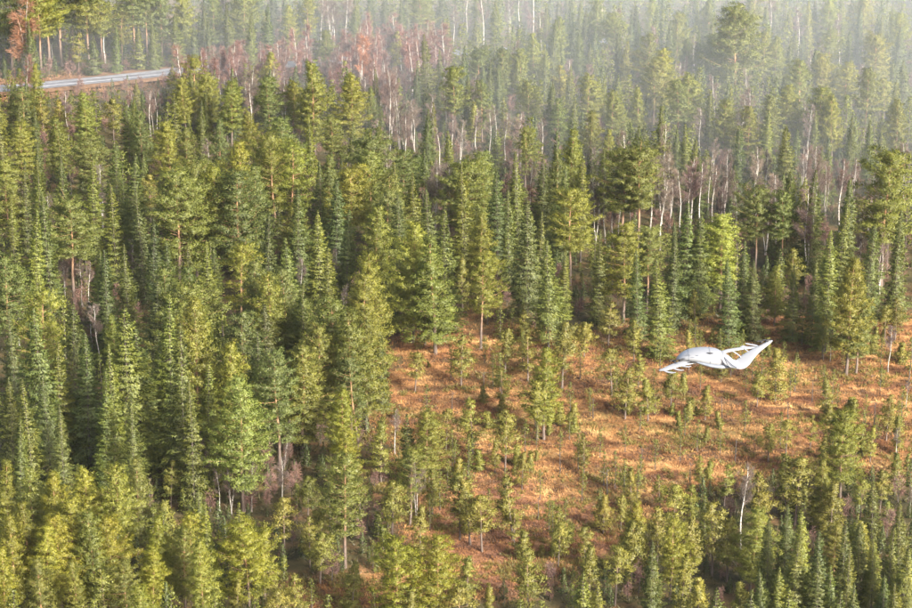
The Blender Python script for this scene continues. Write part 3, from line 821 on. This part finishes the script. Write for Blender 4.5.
GROUPS = {'pine': 'pines of the forest and bog', 'spruce': 'spruces of the forest', 'birch': 'leafless birches among the conifers', 'sapling': 'pine saplings on the bog', 'dead tree': 'dead trunks among the trees'}
NAMES = {'pine': 'pine_tree', 'spruce': 'spruce_tree', 'birch': 'birch_tree', 'sapling': 'pine_sapling', 'dead tree': 'dead_tree'}
def tree_matrix(t, v):
    s = t['h'] / v['h']
    return Matrix.Translation(t['pos']) @ Matrix.Rotation(t['rot'], 4, 'Z') @ Matrix.Rotation(t['tilt'][0], 4, 'X') @ Matrix.Rotation(t['tilt'][1], 4, 'Y') @ Matrix.Diagonal((s * t['width'], s * t['width'], s, 1))
for i in chosen:
    t = TREES[i]; v = VARIANTS[t['kind']][t['v']]; k = BASEK[t['kind']]
    e = bpy.data.objects.new(NAMES[k], None); e.empty_display_size = 0.3; C.objects.link(e)
    e.matrix_world = tree_matrix(t, v)
    e['label'] = t['label']; e['category'] = k; e['group'] = GROUPS[k]
    parts = [('trunk', v['trunk'])] + ([('branch', b_) for b_ in v['stubs']] if k == 'dead tree' else [('crown', v['crown'])])
    for part, me in parts:
        p = bpy.data.objects.new(part, me); C.objects.link(p); p.parent = e
        p.color = (*t['col'], 1)

# ------------------------------------------------------------------ the wood behind, seen only as a mass
lod = {}
for i in range(3):
    lod.setdefault('pine', []).append((16.0, make_pine(500 + i, 16, .22, 3.3, .75, .7, .1, whorl=1.3, lod=0.055)))
    lod.setdefault('spruce', []).append((18.0, make_spruce(510 + i, 18, 2.8, .05, .92, .4, dens=0.6, lod=0.08)))
    lod.setdefault('birch', []).append((14.0, make_birch(520 + i, 14, .4, 1.7, 1, .9, 1, lod=0.3)))
leafs = {'pine': [], 'spruce': [], 'birch': []}; lnorm = {'pine': [], 'spruce': [], 'birch': []}; woods = []
def add_mass(k, pos, h, rot):
    H, (wd, lf, nr) = rnd.choice(lod[k]); s = h / H; c, q = math.cos(rot), math.sin(rot)
    Rm = np.array([[c, -q, 0], [q, c, 0], [0, 0, 1]]) * s
    leafs[k].append(lf @ Rm.T + np.array(pos)); lnorm[k].append((nr if nr is not None else np.zeros((len(lf), 3))) @ Rm.T / s); woods.append(wd @ Rm.T + np.array(pos))
MASSK = {'pine': 'pine', 'smallpine': 'pine', 'spruce': 'spruce', 'youngspruce': 'spruce', 'birch': 'birch', 'redbirch': 'birch'}
nmass = 0
for i in mass:
    t = TREES[i]
    bx, by, _f = to_px(t['pos'])
    if seen[i] == 0:
        if bx < -25 or bx > 1010 or by > 690 or t['pos'].y > 690: continue
        if -10 < bx < 922 and by < 600 and i % 12: continue
    if t['kind'] in MASSK: add_mass(MASSK[t['kind']], t['pos'], t['h'], t['rot']); nmass += 1
gap = np.argwhere(buf < 0)
ulod = {'spruce': [(6.0, make_spruce(540 + i, 6, 1.3, .04, .9, .3, dens=0.7, lod=0.12)) for i in range(3)], 'birch': [(5.0, make_birch(550 + i, 5, .15, 1.0, 2, 1.6, .7, lod=0.3)) for i in range(3)],
        'pine': [(5.0, make_pine(560 + i, 5, .12, 1.2, .8, .8, .1, whorl=0.6, lod=0.12)) for i in range(2)]}
gap_grid = Grid(3.0); made = 0
for _ in range(16000):
    yy, xx = gap[rnd.randrange(len(gap))]
    p = on_ground(xx + rnd.random(), yy + rnd.random())
    if bog_d(p.x, p.y) > -1.5 or road_distance(p.x, p.y) < 5.5 or gap_grid.near(p.x, p.y, 2.2): continue
    gap_grid.add(p.x, p.y)
    k = rnd.choices(['spruce', 'birch', 'pine'], [.5, .35, .15])[0]
    keep = lod; lod = ulod; add_mass(k, p, rnd.uniform(1.2, 4.2), rnd.uniform(0, 6.28)); lod = keep; made += 1
    if made > 700: break
def stuff(name, tris, mat, col, label, cat):
    o = bpy.data.objects.new(name, soup(name + '_mesh', tris, mat)); C.objects.link(o)
    o['kind'] = 'stuff'; o['label'] = label; o['category'] = cat; o.color = (*col, 1)
    return o
wood_e = bpy.data.objects.new('forest', None); C.objects.link(wood_e)
wood_e['kind'] = 'stuff'; wood_e['label'] = 'mass of forest filling in behind and beyond the single trees'; wood_e['category'] = 'forest'
for nm, tris, mat, col, nr in (('pine_foliage', leafs['pine'], M_PINE, (.15, .165, .032), lnorm['pine']), ('spruce_foliage', leafs['spruce'], M_SPRUCE, (.09, .115, .036), lnorm['spruce']),
                           ('birch_twigs', leafs['birch'], M_TWIG, (.16, .10, .085), None), ('stems', woods, M_SPRUCEBARK, (.1, .1, .1), None)):
    o = bpy.data.objects.new(nm, soup(nm + '_mesh', np.concatenate(tris), mat, np.concatenate(nr) if nr else None)); C.objects.link(o); o.parent = wood_e; o['kind'] = 'stuff'; o.color = (*col, 1)

# ------------------------------------------------------------------ grass, heather and undergrowth
def tufts(n, where, blades, length, width, up, seed):
    rg = np.random.default_rng(seed); O = []
    pts = []
    while len(pts) < n:
        px = rg.uniform(-60, 980, 4000); py = rg.uniform(60, 680, 4000)
        for a, b_ in zip(px, py):
            p = on_ground(a, b_)
            if where(p.x, p.y): pts.append((p.x, p.y, p.z))
            if len(pts) >= n: break
    P_ = np.repeat(np.array(pts), blades, axis=0)
    s = np.repeat(rg.uniform(0.6, 1.5, n), blades)
    d = rg.normal(0, 1, P_.shape); d[:, 2] = np.abs(d[:, 2]) * up + 0.3; d /= np.linalg.norm(d, axis=1, keepdims=True)
    P_ = P_ + rg.normal(0, 0.16, P_.shape) * [1, 1, 0] * s[:, None]
    return sprays(rg, P_, d, rg.uniform(*length, len(P_)) * s, rg.uniform(*width, len(P_)) * s, 0.1)
bd_fast = bog_d
M_BOGGRASS, nt, out = new_mat('withered bog sedge')
geo = nt.nodes.new('ShaderNodeNewGeometry')
gm = noise(nt, geo.outputs['Position'], 0.30, 5, 0.62, (0.45, 1.0, 1))
gc = mix_rgb(nt, 1.0, ramp(nt, gm, BOGSTOPS), ramp(nt, geo.outputs['Random Per Island'], [(0.0, (0.75, 0.78, 0.75)), (0.8, (1.2, 1.2, 1.15)), (1.0, (1.5, 1.7, 1.5))]), 'MULTIPLY')
gb = node(nt, 'ShaderNodeBsdfDiffuse'); nt.links.new(gc, gb.inputs[0]); nt.links.new(gb.outputs[0], out.inputs[0])
rg_t = random.Random(3)
def patch(x, y): return math.sin(x * 0.13 + 1.1 * math.sin(y * 0.31)) * math.sin(y * 0.41 + 0.9 * math.sin(x * 0.17)) + 0.4 * math.sin(x * .71 + y * .9)
stuff('bog_grass', tufts(34000, lambda x, y: bd_fast(x, y) > -1.0, 6, (0.25, 0.55), (0.03, 0.075), 1.2, 31), M_BOGGRASS, (0.31, 0.185, 0.080), 'rust-orange sedge and grass covering the bog', 'grass')
stuff('bog_heather', tufts(4600, lambda x, y: bd_fast(x, y) > -3 and patch(x, y) > 0.08, 22, (0.2, 0.5), (0.04, 0.09), 0.9, 32), M_TWIG, (0.105, 0.062, 0.036), 'dark brown heather in patches and strings across the bog', 'heather')
stuff('bog_dwarf_shrubs', tufts(3000, lambda x, y: bd_fast(x, y) > -4 and patch(x + 9, y - 4) > 0.15, 36, (0.25, 0.6), (0.05, 0.11), 1.1, 33), M_PINE, (0.19, 0.155, 0.048), 'olive dwarf shrubs dotting the bog', 'shrubs')
stuff('verge_grass', tufts(2600, lambda x, y: 2.7 < road_distance(x, y) < 8.0, 9, (0.3, 0.8), (0.05, 0.1), 1.2, 35), M_TWIG, (0.20, 0.115, 0.06), 'withered rusty grass along the road', 'grass')
stuff('undergrowth', tufts(7000, lambda x, y: bd_fast(x, y) < -1.0 and road_distance(x, y) > 4.5, 12, (0.3, 0.9), (0.08, 0.18), 1.0, 34), M_SPRUCE, (0.085, 0.075, 0.032), 'low brown-green undergrowth on the forest floor', 'undergrowth')

# ------------------------------------------------------------------ the drone
M_WHITE = plain('white gelcoat', (0.155, 0.162, 0.175), 0.45, 0.5, var=0.03, scale=3)
M_GREY = plain('grey belly shade and fittings', (0.10, 0.115, 0.14), 0.5, var=0.08)  # hull fittings, and the bluish shade painted along the belly
M_DARK = plain('dark grey fin', (0.045, 0.05, 0.06), 0.5, var=0.1)
M_BLACK = plain('black carbon', (0.008, 0.008, 0.009), 0.8, var=0.2)
DD = 65.0
DS = DD / FPX
D0x, D0y = 716.0, 357.0
dc = CAM_P + ray(D0x, D0y) * DD
drone = bpy.data.objects.new('drone', None); C.objects.link(drone)
drone.location = dc
drone['label'] = 'white bird-shaped drone with swept wings flying above the orange bog'; drone['category'] = 'drone'
def dp(px, py, dep=0.0):
    """drone coordinates: right, up and away in units of photo pixels at the drone's distance"""
    return (CAM_R * (px - D0x) - CAM_U * (py - D0y) + CAM_F * dep) * DS
def loft(name, secs, mat, parent=drone, sides=16, caps=True):
    """secs: list of (centre, half vector a, half vector b): elliptical sections"""
    bm = bmesh.new(); rings = []
    for c_, a_, b_ in secs:
        rings.append([bm.verts.new(c_ + a_ * math.cos(2 * math.pi * k / sides) + b_ * math.sin(2 * math.pi * k / sides)) for k in range(sides)])
    for r0, r1 in zip(rings, rings[1:]):
        for k in range(sides): bm.faces.new((r0[k], r0[(k + 1) % sides], r1[(k + 1) % sides], r1[k]))
    if caps: bm.faces.new(rings[0][::-1]); bm.faces.new(rings[-1])
    bmesh.ops.recalc_face_normals(bm, faces=bm.faces)
    me = bpy.data.meshes.new(name + '_mesh'); bm.to_mesh(me); bm.free(); me.materials.append(mat); smooth(me)
    o = bpy.data.objects.new(name, me); C.objects.link(o); o.parent = parent
    return o
def blade(name, path, thick, mat, parent=drone, tilt=1.0, sides=12, sub=4):
    """path: (px, py, depth, width): a flat wing-like blade whose chord leans away from the viewer"""
    pts = catmull([Vector((a, b_, c_)) for a, b_, c_, _ in path], sub)
    ws = np.interp(np.linspace(0, len(path) - 1, len(pts)), range(len(path)), [p[3] for p in path])
    secs = []
    for i, p in enumerate(pts):
        q = pts[min(i + 1, len(pts) - 1)] - pts[max(i - 1, 0)]
        l = math.hypot(q.x, q.y) or 1
        nx_, ny_ = -q.y / l, q.x / l
        dep_ = tilt * (1 if ny_ < 0 else -1) * abs(ny_)
        a_ = (CAM_R * nx_ - CAM_U * ny_ + CAM_F * dep_) * DS * ws[i] / 2
        along = (CAM_R * q.x - CAM_U * q.y + CAM_F * q.z).normalized()
        nrm = a_.cross(along).normalized()
        secs.append((dp(p.x, p.y, p.z), a_, nrm * DS * thick * min(1, 0.3 + ws[i] / 6)))
    return loft(name, secs, mat, parent, sides)
top = [(676.5, 358.6), (679, 355.5), (683, 352.3), (688, 349.8), (694, 348.4), (701, 347.6), (709, 347.5), (716, 348.6), (722, 351.4), (727, 356), (731, 361.5), (735, 366)]
bot = [(676.5, 359.2), (679, 359.4), (683, 360.2), (688, 361.0), (694, 362.0), (701, 364.0), (709, 366.6), (716, 367.6), (722, 367.9), (727, 367.9), (731, 367.8), (735, 367.2)]
secs = []
for i, ((x1, y1), (x2, y2)) in enumerate(zip(top, bot)):
    hh = (y2 - y1) / 2; u = i / (len(top) - 1)
    dep_w = 1 + 13 * math.sin(math.pi * min(1, u * 0.95 + 0.04)) ** 0.8
    secs.append((dp((x1 + x2) / 2, (y1 + y2) / 2, 0), (CAM_F * 0.97 + CAM_U * 0.24) * DS * dep_w, CAM_U * DS * hh))
body = loft('fuselage', secs, M_WHITE, sides=20)
belly = [(695, 362.0, -12.5, .8), (702, 363.6, -13.5, 2.4), (711, 365.6, -14.5, 3.4), (721, 366.6, -14, 3.6), (730, 366.8, -11, 1.6)]
blade('belly_shade', belly, 1.0, M_GREY, tilt=0.3)  # bluish shading of the lower hull, put in as a grey strip
# panel seams across the hull
for k in (3, 6, 8):
    c_, a_, b_ = secs[k]
    pts = [c_ + a_ * 1.012 * math.cos(u) + b_ * 1.012 * math.sin(u) for u in np.linspace(math.pi * 0.25, math.pi * 1.35, 15)]
    me = soup('seam_mesh', tube_arrays([tuple(p) for p in pts], [0.0045] * 15, 4), M_GREY); sm = bpy.data.objects.new('panel_seam', me); C.objects.link(sm); sm.parent = body
# small fittings on the hull
for px, py, w, h_, mt, nm in ((709, 352.8, 3.4, .8, M_BLACK, 'camera_slot'), (697, 355.4, 3.0, .6, M_GREY, 'hatch'), (688, 354.2, 2.2, .5, M_GREY, 'hatch'), (693, 357.2, 3.6, .5, M_GREY, 'hatch')):
    blade(nm, [(px - w, py - .3, -11.5, .3), (px, py, -12.5, h_ * 1.6), (px + w, py + .4, -11.5, .3)], .5, mt, body, tilt=0.2, sides=8)
lw = blade('wing', [(700, 359.2, -4, 6.4), (692, 360.9, -6, 5.8), (684, 362.6, -8, 5.2), (676, 364.8, -9, 5.0), (669, 367.2, -10, 4.6), (663, 369.2, -10.5, 3.2), (658, 370.2, -10, .7)], .9, M_WHITE)
for path in ([(661, 369.2, -10, 1), (665.5, 371.2, -13, 1.7), (670.5, 372.2, -15, 1.6), (674.5, 372, -16, .6)], [(669, 366.6, -9, 1), (674, 368.6, -12, 1.7), (679, 369.8, -14, 1.4), (682.5, 369.6, -15, .6)],
             [(677, 364.4, -8, 1), (682, 365.8, -11, 1.7), (687, 366.4, -13, 1.3), (690, 365.8, -13.5, .6)]):
    blade('wing_feather', path, .6, M_WHITE, lw, sides=10)
blade('wing_root_shadow_gap', [(686, 362.9, -9.2, .5), (692, 362.1, -9.2, 1.5), (697, 361.9, -9.0, .5)], .5, M_BLACK, lw, sides=8).name = 'wing_slot_shade'  # solid black sliver standing in for the shade in the wing root gap
rw = blade('wing', [(722.5, 353.5, 0, 3.2), (727, 357.2, -2, 4.6), (731.5, 361.6, -4, 5.6), (736, 364.0, -4, 9.0), (741, 363.2, -3, 11.6), (745.5, 359.8, -1, 11.6), (750, 355.9, 1, 9.4), (755, 352.0, 3, 7.2), (761, 348.2, 6, 5.0), (767, 344.6, 9, 4.0), (771, 342.2, 11, 3.0), (774, 340.8, 12, .8)], .9, M_WHITE)
blade('wing_spar', [(721, 353.2, 1, 3.6), (727, 351.2, 4, 3.4), (734, 349.8, 6, 3.0), (742, 348.7, 8, 2.8), (750, 347.8, 9, 2.6), (758, 347.6, 9, 1.2)], .8, M_WHITE, rw, sides=10)
blade('wing_strut', [(733, 351.2, 5, 1.2), (737.5, 354.0, 3, 1.6), (741, 357.2, 0, 1.4)], .6, M_WHITE, rw, sides=8)
blade('wing_strut', [(745, 349, 7, 1.2), (748, 351, 5, 1.4), (750, 353.5, 3, 1.2)], .6, M_WHITE, rw, sides=8)
for path in ([(741, 348, 9, 1.2), (744, 346.6, 11, 1.8), (748, 346.8, 12, .6)], [(746.5, 343.6, 12, .6), (751, 344.4, 12, 1.6), (757, 345.6, 11, 1.8), (761, 347, 10, .8)]):
    blade('wing_feather', path, .6, M_WHITE, rw, sides=10)
blade('tail_fin', [(722.5, 357.0, -15, .8), (725, 361.0, -17, 3.0), (728.5, 365.0, -17, 4.2), (735, 367.6, -15, 1.0)], .7, M_DARK, sides=10)
for px, py, dep_, parent in ((673.3, 360.8, -13, lw), (679, 359.8, -15, lw), (762, 341.8, 6, rw), (767.5, 340.6, 7, rw)):
    mo = loft('motor', [(dp(px, py, dep_) + CAM_U * DS * z, CAM_R * DS * r_, CAM_F * DS * r_) for z, r_ in ((-1.5, 1.2), (-1.1, 1.7), (0.5, 1.7), (0.9, .8))], M_BLACK, parent, 10)
    for s in (-1, 1):
        bl = blade('propeller_blade', [(px + s * .3, py - .9, dep_, .9), (px + s * 2.6, py - .9 - s * .25, dep_ + s * 1.5, 1.2), (px + s * 5.0, py - .8 - s * .5, dep_ + s * 3, .5)], .28, M_BLACK, mo, sides=8)

# ------------------------------------------------------------------ haze over the whole valley and the mist bank on the far wood
def volume(name, me, density, col, label):
    m, nt, out = new_mat(name)
    v = nt.nodes.new('ShaderNodeVolumePrincipled')
    v.inputs['Density'].default_value = density; v.inputs['Color'].default_value = (*col, 1); v.inputs['Anisotropy'].default_value = 0.0
    nt.links.new(v.outputs[0], out.inputs['Volume'])
    me.materials.append(m)
    o = bpy.data.objects.new(name, me); C.objects.link(o); o['kind'] = 'stuff'; o['label'] = label; o['category'] = name.split('_')[0]
    return o
if HAZE_DENSITY > 0:
    bm = bmesh.new(); bmesh.ops.create_cube(bm, size=1.0)
    for vv in bm.verts: vv.co = Vector((vv.co.x * 14000, vv.co.y * 14000, -2.2 if vv.co.z < 0 else CAM_H + 6))
    me = bpy.data.meshes.new('haze_mesh'); bm.to_mesh(me); bm.free()
    volume('haze', me, HAZE_DENSITY, (0.92, 0.95, 1.0), 'thin pale haze over the whole forest')
if MIST_DENSITY > 0:
    bm = bmesh.new(); bmesh.ops.create_icosphere(bm, subdivisions=4, radius=1.0)
    for vv in bm.verts: vv.co = Vector((vv.co.x * 470 + 200, vv.co.y * 540 + 920, max(-2.0, vv.co.z * 52)))
    me = bpy.data.meshes.new('mist_mesh'); bm.to_mesh(me); bm.free()
    volume('mist_bank', me, MIST_DENSITY, (0.88, 0.95, 1.0), 'bank of pale mist lying over the far forest')
print('TREES', len(TREES), 'chosen', len(chosen), {k: sum(1 for i in chosen if BASEK[TREES[i]['kind']] == k) for k in NAMES}, 'mass', nmass,
      'tris', sum(len(o.data.polygons) for o in {ob.data.name: ob for ob in bpy.data.objects if ob.type == 'MESH'}.values()))
